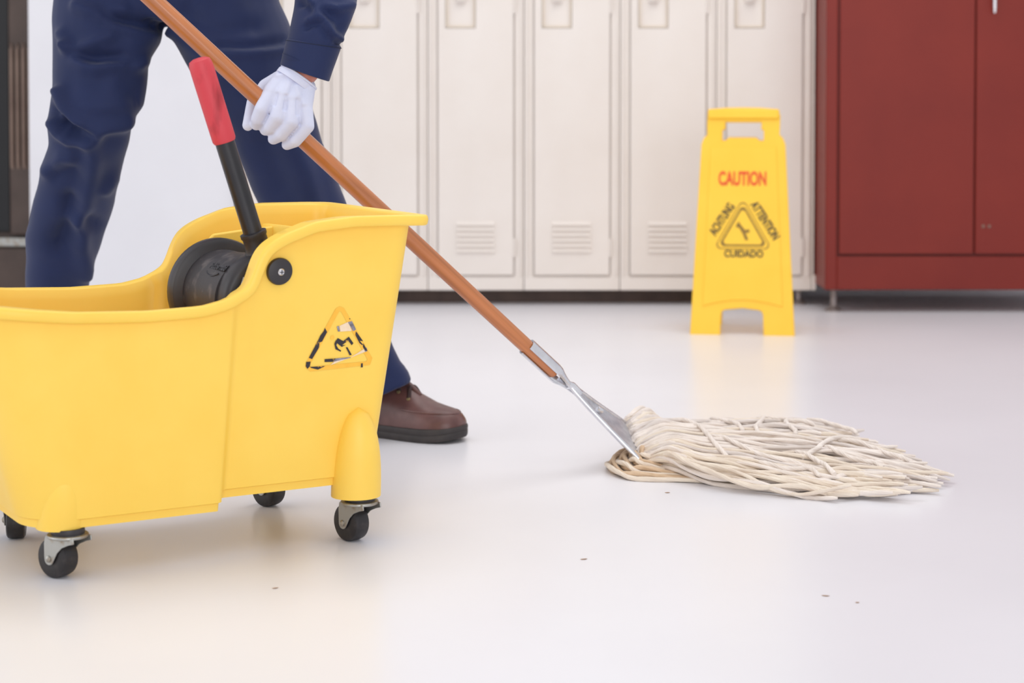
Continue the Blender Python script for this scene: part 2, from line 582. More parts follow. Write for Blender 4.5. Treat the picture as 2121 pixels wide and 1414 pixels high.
mk('triangle_outline', plate(sc(tri(0.086)), [sc(tri(0.082))], 0.001), 'softprint', rp_, smooth=False, mtx=RL @ Matrix.Translation((0, -0.012, 0)))
mk('triangle_outline', plate(sc(tri(0.072)), [sc(tri(0.063))], 0.001), 'softprint', rp_, smooth=False, mtx=RL @ Matrix.Translation((0, -0.012, 0)))
fig = [(-0.012, 0.322), (-0.004, 0.310), (0.006, 0.298), (0.018, 0.300), (0.020, 0.292), (0.008, 0.288), (0.016, 0.270), (0.008, 0.268), (0.000, 0.286), (-0.010, 0.304), (-0.020, 0.306), (-0.018, 0.314)]
mk('slipping_figure', plate(sc(fig), [], 0.001), 'softprint', rp_, smooth=False, mtx=RL @ Matrix.Translation((0, -0.012, 0)))

# ------------------------------------------------------------------ mop bucket
BZ = math.radians(30)
bk = thing('mop_bucket', 'yellow wheeled mop bucket with side wringer and lever', 'mop bucket', (-0.528, 3.008, 0), BZ)


def outline(uf, ur, wf, wr, us, rf, rr):
    near = []
    for i in range(15):
        a = PI + PI / 2 * i / 14
        near.append((uf + rf + rf * math.cos(a), -wf + rf + rf * math.sin(a)))
    x0 = uf + rf
    for i in range(1, 21):
        near.append((x0 + (us - x0) * i / 20, -wf))
    for i in range(1, 7):
        t = i / 6
        s = t * t * (3 - 2 * t)
        near.append((us + 0.018 * t, -wf + (wf - wr) * s))
    x0, x1 = us + 0.018, ur - rr
    for i in range(1, 71):
        q = i / 70
        near.append((x0 + (x1 - x0) * (0.35 * q + 0.65 * q ** 1.8), -wr))
    for i in range(1, 9):
        a = 1.5 * PI + PI / 2 * i / 8
        near.append((ur - rr + rr * math.cos(a), -wr + rr + rr * math.sin(a)))
    v0 = near[-1][1]
    rear = [(ur, v0 + (-2 * v0) * i / 14) for i in range(1, 14)]
    far = [(u, -v) for u, v in near[::-1]]
    fv = far[-1][1]
    front = [(uf, fv + (-2 * fv) * i / 10) for i in range(1, 10)]
    return np.array(near + rear + far + front)


def inset(P, d):
    T = np.roll(P, -1, 0) - np.roll(P, 1, 0)
    T /= np.linalg.norm(T, axis=1)[:, None] + 1e-12
    N = np.stack([-T[:, 1], T[:, 0]], 1)
    return P + N * d


_u = np.linspace(-0.42, 0.40, 1200)
_z = np.interp(_u, [-0.42, -0.336, -0.23, -0.12, -0.03, 0.010, 0.034, 0.048, 0.056, 0.061, 0.066, 0.071, 0.081, 0.094, 0.109, 0.155, 0.219, 0.30, 0.40],
               [0.401, 0.396, 0.384, 0.379, 0.381, 0.389, 0.4005, 0.4095, 0.419, 0.430, 0.445, 0.458, 0.470, 0.478, 0.485, 0.5005, 0.5065, 0.5055, 0.502])
for _ in range(3):
    _k = np.ones(13) / 13
    _z = np.convolve(np.pad(_z, 6, mode='edge'), _k, mode='valid')
_m = np.gradient(_z, _u)
zl = lambda u: np.interp(u, _u, _z)          # lower edge of the rim band
slope = lambda u: np.interp(u, _u, _m)
B_ = outline(-0.285, 0.278, 0.158, 0.146, 0.004, 0.085, 0.030)
T_ = outline(-0.370, 0.333, 0.180, 0.172, 0.018, 0.10, 0.030)
R_ = outline(-0.388, 0.352, 0.193, 0.1925, 0.018, 0.105, 0.020)
zB = np.where(B_[:, 0] < 0.012, 0.083, 0.100)
zL = zl(R_[:, 0])
_sl = slope(R_[:, 0])
NU, NZ = -_sl / np.sqrt(1 + _sl ** 2), 1 / np.sqrt(1 + _sl ** 2)


def ring3(P, z):
    return [(p[0], p[1], zz) for p, zz in zip(P, np.broadcast_to(z, (len(P),)))]


rings = [ring3(inset(B_, 0.02), zB - 0.006), ring3(inset(B_, 0.006), zB - 0.006), ring3(inset(B_, 0.005), zB + 0.006), ring3(B_, zB + 0.008)]
for h in np.linspace(0.06, 1, 14):
    rings.append(ring3(B_ * (1 - h) + T_ * h, (zB + 0.008) * (1 - h) + (zL - 0.003) * h))


def rim(P, k):
    """point k metres up the rim band, measured square to the rim line"""
    Q = np.array(P, float)
    Q[:, 0] += NU * k
    return ring3(Q, zL + NZ * k)


RB = 0.0150
rings += [rim(inset(R_, 0.003), -0.002), rim(R_, 0.0), rim(inset(R_, -0.0012), RB * 0.5), rim(R_, RB - 0.003), rim(inset(R_, 0.002), RB - 0.0005),
          rim(inset(R_, 0.006), RB), rim(inset(T_, 0.005), RB - 0.001), rim(inset(T_, 0.008), RB - 0.004), rim(inset(T_, 0.009), RB - 0.020)]
Q_ = np.array(T_)
Q_[:, 0] += NU * (RB - 0.02)
for h in np.linspace(0.85, 0.06, 8):
    rings.append(ring3(inset(B_ * (1 - h) + Q_ * h, 0.009), (zB + 0.012) * (1 - h) + (zL + NZ * (RB - 0.02)) * h))
tub_vf = loft(rings)
tub = mk('tub', tub_vf, 'yellow', bk, ang=50)
tub_bvh = BVHTree.FromPolygons([Vector(v) for v in tub_vf[0]], tub_vf[1])


def boss(cu_, cv, r, z0, z1, lean):
    rg = []
    for i in range(15):
        t = i / 14
        z = z0 + (z1 - z0) * t
        rr = r * (math.sqrt(max(0.0, 1 - t ** 2.6))) + 0.0005
        cc = (cu_, cv + lean * t)
        rg.append([(cc[0] + rr * math.cos(a), cc[1] + rr * math.sin(a), z) for a in np.linspace(0, 2 * PI, 28, endpoint=False)])
    return loft(rg)


for (cu_, cv, r, z1) in ((0.241, -0.143, 0.039, 0.216), (0.241, 0.143, 0.039, 0.216), (-0.226, -0.118, 0.037, 0.18), (-0.226, 0.118, 0.037, 0.18)):
    s = -1 if cv < 0 else 1
    mk('caster_housing', boss(cu_, cv, r, 0.074, z1, 0.010 * s if cu_ > 0 else 0.018 * s), 'yellow', bk)


def make_caster(name):
    # local frame: +x is the trailing direction, y the axle, origin on the floor under the stem
    R = 0.0300
    tr = 0.021
    out = [(-0.030, 0.066), (-0.031, 0.058), (-0.020, 0.055), (-0.006, 0.049), (0.004, 0.040), (0.010, 0.030)]
    out += [(tr + 0.0095 * math.cos(a), R + 0.0095 * math.sin(a)) for a in np.linspace(PI * 1.15, PI * 2.0, 9)]
    out += [(0.031, 0.052), (0.029, 0.062), (0.024, 0.066)]
    fk = []
    for y in (-0.0175, 0.0175):
        fk.append(loft([[(x, y - 0.0011, z) for x, z in out], [(x, y + 0.0011, z) for x, z in out]]))
    fk.append(lathe([(0.029, 0.062), (0.031, 0.064), (0.030, 0.067), (0.020, 0.068)], 28))
    f = mk(name, join(*fk), 'steel', bk, ang=35, bevel=0.0008)
    mk('swivel_ring', lathe([(0.024, 0.067), (0.025, 0.070), (0.024, 0.076)], 24), 'black', f)
    pr = [(R * 0.45, -0.0145), (R * 0.86, -0.0145), (R * 0.96, -0.0125), (R, -0.007), (R, 0.007), (R * 0.96, 0.0125), (R * 0.86, 0.0145), (R * 0.45, 0.0145)]
    mk('wheel', xf(lathe(pr, 36), axis_mtx((tr, 0, R), (0, 1, 0))), 'rubber', f)
    for s in (-1, 1):
        mk('axle_bolt', xf(lathe([(0.0052, 0), (0.0050, 0.002), (0.0032, 0.0036), (0.0005, 0.0042)], 14), axis_mtx((tr, s * 0.0185, R), (0, s, 0))), 'steel', f)
    return f


ca = make_caster('caster')
spots = [((-0.222, -0.136), 146), ((0.2445, -0.150), 134), ((-0.226, 0.132), 100), ((0.228, 0.145), 140)]
for k, ((u, v), ang) in enumerate(spots):
    o = ca if k == 0 else copy_tree(ca, bk)
    o.location = (u, v, 0)
    o.rotation_euler = (0, 0, math.radians(ang) - BZ)

# cross baffle and wringer frame inside the tub
arcp = [(0.205 + 0.016 * (1 - (v / 0.15) ** 2), v) for v in np.linspace(-0.138, 0.138, 21)]
mk('wringer_baffle', loft([[(u - 0.004, v, 0.16), (u + 0.004, v, 0.16), (u + 0.006, v, 0.485), (u + 0.004, v, 0.489), (u - 0.006, v, 0.489), (u - 0.008, v, 0.485)] for u, v in arcp]), 'yellow', bk)


def side_plate(v, pts):
    return loft([[(u, v - 0.004, z) for u, z in pts], [(u, v + 0.004, z) for u, z in pts]])


mk('wringer_side', side_plate(0.108, [(0.090, 0.3), (0.090, 0.468), (0.100, 0.478), (0.15, 0.483), (0.207, 0.487), (0.207, 0.3)]), 'yellow', bk, bevel=0.003)
mk('wringer_side', side_plate(-0.149, [(0.080, 0.34), (0.062, 0.36), (0.068, 0.395), (0.090, 0.425), (0.12, 0.46), (0.207, 0.485), (0.207, 0.34)]), 'yellow', bk, bevel=0.003)
mk('wringer_wire', tube(catmull([(0.020, -0.158, 0.394), (0.032, -0.160, 0.402), (0.044, -0.162, 0.420), (0.048, -0.163, 0.432)], 12), 0.004, 8), 'steel', bk)

# wringer drum with flanges, hub and lever
AXM = lambda v, u=0.086: axis_mtx((u, v, 0.392), (0, 1, 0))
dr = mk('wringer_drum', xf(lathe([(0.066, -0.105), (0.068, -0.05), (0.066, -0.01), (0.0665, 0.03), (0.066, 0.045)], 64), AXM(0)), 'drum', bk)
mk('flange', xf(lathe([(0.02, 0.034), (0.076, 0.034), (0.082, 0.037), (0.084, 0.044), (0.084, 0.058), (0.081, 0.064), (0.074, 0.066), (0.02, 0.066)], 64), AXM(0)), 'black', dr)
mk('hub_flange', xf(lathe([(0.02, -0.140), (0.066, -0.140), (0.072, -0.137), (0.075, -0.131), (0.075, -0.102), (0.073, -0.098), (0.066, -0.096), (0.02, -0.096)], 64), AXM(0, 0.098)), 'black', dr)
mk('axle', xf(lathe([(0.016, -0.15), (0.016, 0.13)], 20), AXM(0)), 'black', dr)
tm = text_mesh('Rubbermaid', 0.062, 0.012, th=0.0016, bold=0.02)
co = np.zeros(len(tm.vertices) * 3)
tm.vertices.foreach_get('co', co)
co = co.reshape(-1, 3)
new = []
for x, y, z in co:
    th_ = math.radians(133) - z / 0.068
    rr = 0.0675 - y
    new.append((0.086 + rr * math.cos(th_), -0.074 - x, 0.392 + rr * math.sin(th_)))
tm.vertices.foreach_set('co', np.array(new).ravel())
mk('lettering', tm, 'gloss_black', dr, smooth=False)
sw = []
for a in np.linspace(-1, 1, 18):
    th_ = math.radians(143 + 5 * (1 - a * a))
    sw.append((0.086 + 0.0672 * math.cos(th_), -0.066 - 0.024 * a, 0.392 + 0.0672 * math.sin(th_)))
mk('embossed_swoosh', tube(sw, 0.0014, 6), 'gloss_black', dr)

LB, LT = Vector((0.0873, -0.118, 0.470)), Vector((-0.008, -0.118, 0.764))
ld = (LT - LB).normalized()
at = lambda k: tuple(LB + ld * k)
lev = mk('lever', tube([at(0.0), at(0.25)], 0.0152, 24), 'gloss_black', bk)
L_all = (LT - LB).length
gp = [(0.0165, 0.176), (0.0182, 0.180), (0.0184, 0.20), (0.0186, 0.29), (0.0180, L_all - 0.008), (0.0160, L_all - 0.002), (0.010, L_all + 0.001), (0.002, L_all + 0.002)]
mk('grip', xf(lathe(gp, 28), axis_mtx(LB, ld)), 'grip', lev)
so = mk('lever_socket', xf(lathe([(0.040, -0.045), (0.034, -0.022), (0.0225, -0.006), (0.0195, 0.004), (0.0190, 0.020), (0.0208, 0.023), (0.0208, 0.028), (0.0165, 0.029)], 28), axis_mtx(LB, ld)), 'black', lev)
mk('rivet', xf(lathe([(0.005, 0), (0.0045, 0.002), (0.001, 0.003)], 12), axis_mtx(LB + ld * 0.012 + Vector((0.004, -0.0188, 0)), (0.2, -1, 0))), 'gloss_black', lev)

# pivot cap with a screw on the outer wall
hit = tub_bvh.ray_cast(Vector((0.0995, -0.4, 0.440)), Vector((0, 1, 0)))
cp, cn = hit[0], hit[1]
if cn.y > 0:
    cn = -cn
cap = mk('pivot_cap', xf(lathe([(0.0205, -0.002), (0.0212, 0.004), (0.0200, 0.007), (0.012, 0.0095), (0.0, 0.0100)], 40), axis_mtx(cp, cn)), 'black', bk)
scr = mk('screw_head', xf(lathe([(0.0055, 0.008), (0.0055, 0.0105), (0.0040, 0.012), (0.0, 0.0122)], 20), axis_mtx(cp, cn)), 'chrome', cap)
mk('screw_slot', xf(join(box(-0.0034, 0.0034, -0.0006, 0.0006, 0.0118, 0.0126), box(-0.0006, 0.0006, -0.0034, 0.0034, 0.0118, 0.0126)), axis_mtx(cp, cn)), 'black', cap, smooth=False)

# worn hazard sticker on the tub wall: thin shapes laid on the surface
DEC = {
 'ghost_o':[(0.1976, 0.3762), (0.2046, 0.3792), (0.2116, 0.3759), (0.263, 0.2931), (0.2594, 0.2825), (0.1565, 0.2797), (0.1479, 0.2876), (0.1496, 0.295)],
 'ghost_i':[(0.2034, 0.371), (0.2046, 0.3715), (0.2071, 0.3703), (0.2546, 0.2916), (0.2528, 0.2884), (0.1577, 0.2869), (0.1559, 0.2886), (0.1565, 0.2912)],
 'left':[(0.1794, 0.3468), (0.1834, 0.3401), (0.1752, 0.3257), (0.1708, 0.3244), (0.1705, 0.3169), (0.1589, 0.2991), (0.1533, 0.3016), (0.1694, 0.3298), (0.1718, 0.335), (0.1776, 0.3421)],
 'corner':[(0.1491, 0.2955), (0.1566, 0.2955), (0.1554, 0.2881), (0.1513, 0.2842), (0.1484, 0.2887)],
 'bottom':[(0.1554, 0.2871), (0.1815, 0.2867), (0.1785, 0.2853), (0.1692, 0.2818), (0.1577, 0.2853)],
 'rgrey':[(0.2186, 0.3534), (0.2257, 0.3546), (0.2333, 0.3406), (0.228, 0.3383)],
 'rblack':[(0.2328, 0.3385), (0.2458, 0.3214), (0.2398, 0.3224), (0.2457, 0.316), (0.2445, 0.315), (0.2398, 0.3186), (0.2321, 0.3321)],
 'rlow':[(0.2463, 0.3181), (0.2541, 0.3051), (0.2499, 0.306), (0.2457, 0.3122)],
 'tick':[(0.2433, 0.2859), (0.2462, 0.2862), (0.2465, 0.2797), (0.243, 0.2796)],
 'tape':[(0.2045, 0.3484), (0.2198, 0.3539), (0.2257, 0.339), (0.2062, 0.3392)],
 'tgrey':[(0.1998, 0.3476), (0.2033, 0.3485), (0.2056, 0.3397), (0.2021, 0.3394)],
 'body':[(0.2021, 0.3292), (0.2115, 0.3238), (0.2209, 0.3301), (0.2291, 0.3193), (0.2262, 0.3163), (0.2203, 0.3237), (0.2138, 0.3204), (0.2097, 0.3174), (0.2161, 0.3175), (0.2091, 0.3148), (0.2009, 0.3213), (0.1997, 0.3181), (0.2032, 0.3125), (0.2085, 0.3089), (0.2073, 0.3074), (0.1985, 0.3118), (0.1962, 0.3205), (0.198, 0.3247)],
 'leg':[(0.2161, 0.3137), (0.2191, 0.3135), (0.2267, 0.3011), (0.2232, 0.3003)],
 'ground':[(0.1803, 0.2975), (0.199, 0.2972), (0.1943, 0.2922), (0.1803, 0.2929)],
 'smear':[(0.199, 0.2972), (0.2243, 0.2975), (0.2255, 0.2964), (0.1949, 0.2922)],
 'tape2':[(0.1902, 0.2871), (0.1973, 0.2925), (0.2243, 0.2965), (0.2469, 0.3084), (0.2541, 0.3051), (0.2066, 0.2918)],
 'dot':[(0.221, 0.3595), (0.223, 0.3587), (0.2222, 0.3575), (0.2208, 0.3581)],
 'head':[(0.1892, 0.3306), (0.191, 0.3337), (0.1945, 0.334), (0.1965, 0.3307), (0.1945, 0.3273), (0.1909, 0.3271)],
 'rtape':[(0.2469, 0.3105), (0.2523, 0.3107), (0.2541, 0.3051), (0.2499, 0.3038)],
}


def sticker(keys, off, ghost=False):
    V, Fc = [], []

    def add(poly):
        ids = []
        for u, z in poly:
            h = tub_bvh.ray_cast(Vector((u, -0.4, z)), Vector((0, 1, 0)))[0]
            ids.append(len(V))
            V.append((u, h.y - off, z))
        Fc.append(ids)
    if ghost:
        a, b = DEC['ghost_o'], DEC['ghost_i']
        for i in range(len(a)):
            j = (i + 1) % len(a)
            add([a[i], a[j], b[j], b[i]])
    for k in keys:
        add(DEC[k])
    return V, Fc


mk('hazard_triangle_ghost', sticker(['head'], 0.0006, True), 'ghost', tub, smooth=False)
mk('hazard_tape', sticker(['tape', 'tape2'], 0.0008), 'tape', tub, smooth=False)
mk('hazard_tape_grey', sticker(['rgrey', 'tgrey', 'smear', 'rtape'], 0.0010), 'tape_grey', tub, smooth=False)
mk('hazard_symbol', sticker(['left', 'corner', 'bottom', 'rblack', 'rlow', 'tick', 'body', 'leg', 'ground', 'dot'], 0.0012), 'decal', tub, smooth=False)

# ------------------------------------------------------------------ wet mop
HA = Vector((-0.4033, 3.35, 0.6622))
HD = Vector((0.6866, 0.2705, -0.6748)).normalized()
hp = lambda k: HA + HD * k
mp_ = thing('wet_mop', 'cotton string mop with varnished wooden handle and metal clamp', 'mop', tuple(hp(0.93)[:2]) + (0,))
ML = Vector(mp_.location)


def mpart(name, vf, m, parent=None, **k):
    v, f = vf
    return mk(name, ([tuple(Vector(p) - ML) for p in v], f), m, parent or mp_, **k)


hk = [-0.85, -0.845, -0.3, 0.35, 0.60, 0.700, 0.705]
hr = [0.012, 0.0152, 0.0154, 0.0152, 0.0140, 0.0136, 0.010]
# built along local z so that the wood grain runs lengthwise
ho = mk('handle', lathe([(r, k) for r, k in zip(hr, hk)], 28), 'wood', mp_)
ho.matrix_basis = Matrix.Translation(-ML) @ axis_mtx(HA, HD)

NECK = Vector((0.112, 3.553, 0.160))
BA, BB = Vector((0.250, 3.535, 0.010)), Vector((0.226, 3.690, 0.062))
hm = axis_mtx(HA, HD)
side = Vector((0.62, -0.35, 0.70))
side = (side - HD * side.dot(HD)).normalized()
ls = hm.to_3x3().inverted() @ side
a0 = math.atan2(ls.y, ls.x)


def prong(ac, span, k0, k1):
    rg = []
    n = 12
    for i in range(15):
        t = i / 14
        k = k0 + (k1 - k0) * t
        r = 0.0152 if t < 0.62 else 0.0152 + (0.004 - 0.0152) * ((t - 0.62) / 0.38) ** 1.0 * (2 - (t - 0.62) / 0.38)
        ring = []
        for (rr, rev) in ((r + 0.0022, 1), (r, -1)):
            for a in np.linspace(-span, span, n)[::rev]:
                ring.append(hm @ Vector((rr * math.cos(ac + a), rr * math.sin(ac + a), k)))
        rg.append([tuple(p) for p in ring])
    return loft(rg)


mpart('clamp_prong', prong(a0, math.radians(62), 0.628, 0.755), 'chrome')
mpart('clamp_prong', prong(a0 + PI, math.radians(58), 0.626, 0.765), 'chrome')
mpart('clamp_neck', tube([hp(0.742), NECK, NECK + (BA + (BB - BA) * 0.4 - NECK) * 0.12], [0.0085, 0.0085, 0.0075], 12), 'chrome')
mpart('clamp_arm', tube(catmull([NECK + Vector((-0.02, -0.004, 0.02)), NECK + (BA - NECK) * 0.3 + Vector((-0.004, 0, 0)), BA + Vector((0.002, -0.002, 0.0))], 16), 0.0048, 10), 'chrome')
mpart('clamp_arm', tube(catmull([NECK + Vector((0, 0.004, 0.002)), NECK + (BB - NECK) * 0.4, BB], 16), 0.0042, 10), 'chrome')
q0 = NECK + (BA - NECK) * 0.14
q1 = NECK + (BB - NECK) * 0.14
nn = (BA - NECK).cross(BB - NECK).normalized()
rg = []
for t in np.linspace(0, 1, 10):
    a_ = q0 + (BA - q0) * t
    b_ = q1 + (BB - q1) * t
    row = []
    for s in np.linspace(0, 1, 9):
        p = a_ + (b_ - a_) * s + nn * (-0.010 * math.sin(PI * s) * math.sin(PI * min(1, t * 1.1 + 0.05)))
        row.append(p)
    rg.append([tuple(p) for p in row] + [tuple(p + nn * 0.0016) for p in row[::-1]])
mpart('clamp_plate', loft(rg), 'brushed')
mpart('clamp_bar', tube([BA, BB], 0.0075, 12), 'chrome')
hz = NECK + ((BA + BB) / 2 - NECK) * 0.42
mpart('clamp_rivet', xf(lathe([(0.0075, 0), (0.0075, 0.006), (0.005, 0.010), (0.0005, 0.011)], 16), axis_mtx(hz + nn * 0.002, Vector((-0.5, -0.75, 0.4)))), 'chrome')

# yarn
YR = 0.0040


def strand_vf(ctrl, r=YR, n=46):
    P = catmull(ctrl, n)
    P[:, 2] = np.maximum(P[:, 2], r * 0.95)
    rr = np.full(n, r)
    rr[-4:] *= [1.0, 1.08, 1.0, 0.62]
    return tube(P, rr, 8, lobes=2, lobe_amp=0.10, twist=0.32)


def xend(y):
    return float(np.interp(y, [3.29, 3.34, 3.45, 3.58, 3.70, 3.80, 3.88, 3.96], [0.68, 0.74, 0.80, 0.765, 0.70, 0.665, 0.635, 0.58]))


def mound(x, y):
    f = np.interp(x, [0.22, 0.26, 0.34, 0.45, 0.58, 0.68, 0.80], [0.070, 0.080, 0.068, 0.062, 0.060, 0.042, 0.018])
    yc = np.interp(x, [0.22, 0.40, 0.58, 0.8], [3.63, 3.64, 3.68, 3.56])
    hn = np.interp(x, [0.22, 0.40, 0.60, 0.80], [0.17, 0.30, 0.40, 0.34])
    hf = np.interp(x, [0.22, 0.40, 0.60, 0.80], [0.16, 0.26, 0.30, 0.30])
    q = max(0.0, 1 - ((y - yc) / (hn if y < yc else hf)) ** 2)
    return f * (0.22 + 0.78 * q ** 0.8)


core = []
for i, x in enumerate(np.linspace(0.255, 0.70, 14)):
    y0 = np.interp(x, [0.25, 0.45, 0.70], [3.55, 3.44, 3.40])
    y1 = np.interp(x, [0.25, 0.45, 0.60, 0.70], [3.68, 3.80, 3.84, 3.66])
    ring = []
    for a in np.linspace(0, PI, 15):
        y = (y0 + y1) / 2 - (y1 - y0) / 2 * math.cos(a)
        ring.append((x, y, max(0.001, (mound(x, y) - 0.026) * math.sin(a) ** 0.6)))
    core.append(ring)
co_ = mpart('yarn_core', loft(core), 'yarn_b')
co_['kind'] = 'stuff'
NS = 270
for i in range(NS):
    t = (i + 0.5) / NS
    t = float(np.clip(t + rng.normal(0, 0.04), 0, 1))
    lay = float(rng.random()) ** 0.6
    S = np.array(BA.lerp(BB, t)) + np.array([0.004 + 0.012 * rng.random(), rng.normal(0, 0.006), 0.004 + 0.014 * lay])
    ye = 3.305 + 0.62 * t ** 0.95 + rng.normal(0, 0.03)
    ye = float(np.clip(ye, 3.295, 3.95))
    short = abs(rng.normal(0, 0.05))
    if rng.random() < 0.2:
        short += 0.10 * rng.random()
    xe = xend(ye) - short + rng.normal(0, 0.012)
    ph = rng.random() * 6.28
    amp = 0.004 + 0.018 * rng.random() ** 1.6
    fr = 0.6 + 1.3 * rng.random()
    bow = 0.05 * (0.5 - t)
    ctrl = [S - np.array([0.010, 0, 0.010]), S]
    for k, q in enumerate((0.09, 0.20, 0.33, 0.46, 0.60, 0.73, 0.87, 1.0)):
        x = S[0] + (xe - S[0]) * q
        sp = q ** 0.70
        y = S[1] + (ye - S[1]) * min(1.0, sp) - bow * math.sin(PI * q) + amp * (0.3 + q) * math.sin(ph + fr * 6.28 * q)
        z = YR + lay * max(0.004, mound(x, y) - YR) + (0.003 + 0.005 * q) * math.sin(ph * 1.7 + 11 * q)
        if k == 0:
            z = max(z, S[2] + 0.004)
        if q > 0.85:
            z = YR + (z - YR) * (0.8 if lay > 0.5 else 0.3)
        if q > 0.8:
            y += rng.normal(0, 0.009)
            z += abs(rng.normal(0, 0.003))
        ctrl.append(np.array([x, y, z]))
    mpart('yarn_strand', strand_vf(ctrl, YR * (0.82 + 0.34 * rng.random())), ('yarn', 'yarn', 'yarn_b', 'yarn_c')[int(rng.integers(4))])
# a few stray strands lying across the rest
for (x0, y0, x1, y1) in ((0.31, 3.74, 0.40, 3.45), (0.40, 3.84, 0.435, 3.62), (0.36, 3.56, 0.52, 3.40), (0.50, 3.80, 0.47, 3.60), (0.47, 3.79, 0.60, 3.70), (0.52, 3.44, 0.66, 3.62), (0.58, 3.36, 0.52, 3.47), (0.55, 3.74, 0.53, 3.60), (0.62, 3.58, 0.74, 3.48), (0.66, 3.40, 0.58, 3.50), (0.60, 3.80, 0.68, 3.70), (0.44, 3.42, 0.55, 3.355)):
    ctrl = []
    for q in np.linspace(0, 1, 7):
        x = x0 + (x1 - x0) * q + 0.008 * math.sin(5 * q + x0 * 40)
        y = y0 + (y1 - y0) * q + 0.012 * math.sin(7 * q + y0 * 30)
        ctrl.append(np.array([x, y, mound(x, y) + YR * (1.4 if 0.05 < q < 0.95 else 0.2)]))
    mpart('yarn_strand', strand_vf(ctrl, YR * 1.1), 'yarn')
# loops doubled back under the clamp bar on its left side
for i in range(11):
    t = i / 10
    rho = 0.018 + 0.066 * t
    ry = rho * 1.28
    cx, cy = 0.262, 3.562
    ctrl = []
    for ang in (70, 100, 130, 160, 190, 220, 248):
        q = math.radians(ang)
        z = 0.040 - 0.026 * t - 0.010 * (ang - 70) / 178 + 0.006 * math.sin(ang * 0.05 + i * 2.3) + rng.normal(0, 0.0012)
        ctrl.append(np.array([cx + rho * math.cos(q), cy + ry * math.sin(q), max(YR, z)]))
    yb = ctrl[-1][1]
    ctrl.append(np.array([0.305 + 0.01 * rng.random(), yb - 0.012, max(YR, 0.014 - 0.009 * t)]))
    ctrl.append(np.array([0.40, yb - 0.030 + rng.normal(0, 0.006), max(YR, 0.012 - 0.007 * t)]))
    if i % 3 != 1:
        ctrl += [np.array([0.52, yb - 0.060 + rng.normal(0, 0.010), 0.009 - 0.004 * t]),
                 np.array([0.63 + 0.07 * rng.random(), yb - 0.080 + rng.normal(0, 0.012), 0.007])]
    mpart('yarn_strand', strand_vf(ctrl, YR * 1.15, 52), ('yarn_tan', 'yarn_c', 'yarn_tan')[i % 3])

# ------------------------------------------------------------------ person
PB = Vector((-0.62, 3.92, 0))
bodyparts = []
bodyparts += chain([(-0.70, 3.84, 1.02), (-0.70, 3.80, 1.12), (-0.69, 3.72, 1.30)], [0.10, 0.115, 0.12])
bodyparts += chain([(-0.69, 3.70, 1.38), (-0.68, 3.64, 1.50), (-0.67, 3.60, 1.60)], [0.06, 0.055, 0.09])
bodyparts += chain([(-0.67, 3.60, 1.60), (-0.67, 3.585, 1.66)], [0.085, 0.088])
bodyparts += chain([(-0.67, 3.505, 1.61), (-0.67, 3.49, 1.595)], [0.012, 0.014])
bodyparts += chain([(-0.69, 3.72, 1.34), (-0.51, 3.64, 1.34), (-0.34, 3.52, 1.04), (-0.3455, 3.37, 0.800), (-0.3620, 3.354, 0.750), (-0.370, 3.350, 0.737)], [0.09, 0.06, 0.044, 0.031, 0.0285, 0.024])
bodyparts += chain([(-0.69, 3.72, 1.34), (-0.88, 3.66, 1.34), (-1.02, 3.46, 1.13), (-0.88, 3.24, 1.13), (-0.855, 3.20, 1.12)], [0.09, 0.06, 0.044, 0.030, 0.026])
bodyparts += chain([(-0.74, 3.83, 0.99), (-0.80, 3.80, 0.84), (-0.82, 3.75, 0.62), (-0.96, 3.97, 0.20), (-0.985, 4.02, 0.10)], [0.075, 0.06, 0.05, 0.036, 0.032])
bodyparts += chain([(-0.65, 3.83, 0.99), (-0.57, 3.81, 0.84), (-0.46, 3.77, 0.60), (-0.315, 3.87, 0.22), (-0.29, 3.885, 0.15)], [0.075, 0.06, 0.05, 0.034, 0.030])
bm_ = remesh(join(*bodyparts), 0.010, 8)
person = mk('person', bm_, 'skin', None, mtx=Matrix.Translation(-PB))
person.location = PB
tag(person, 'person in navy work clothes and white gloves mopping the floor', 'person')


def pmk(name, vf, m, parent=None, **k):
    mt = k.pop('mtx', None)
    mt = Matrix.Translation(-PB) if mt is None else Matrix.Translation(-PB) @ mt
    return mk(name, vf, m, parent or person, mtx=mt, **k)


def limb(rows, bfac=0.95, n=28, tilt=None):
    rg = []
    for (x, y, z, a, *rest) in rows:
        b = rest[0] if rest else a * bfac
        rg.append([(x + a * math.cos(t), y + b * math.sin(t), z) for t in np.linspace(0, 2 * PI, n, endpoint=False)])
    return loft(rg)


def poly_dist(P, line):
    d = np.full(len(P), 1e9)
    L = np.array(line)
    for a, b in zip(L[:-1], L[1:]):
        ab = b - a
        t = np.clip(((P - a) @ ab) / (ab @ ab + 1e-12), 0, 1)
        d = np.minimum(d, np.linalg.norm(P - a - t[:, None] * ab, axis=1))
    return d


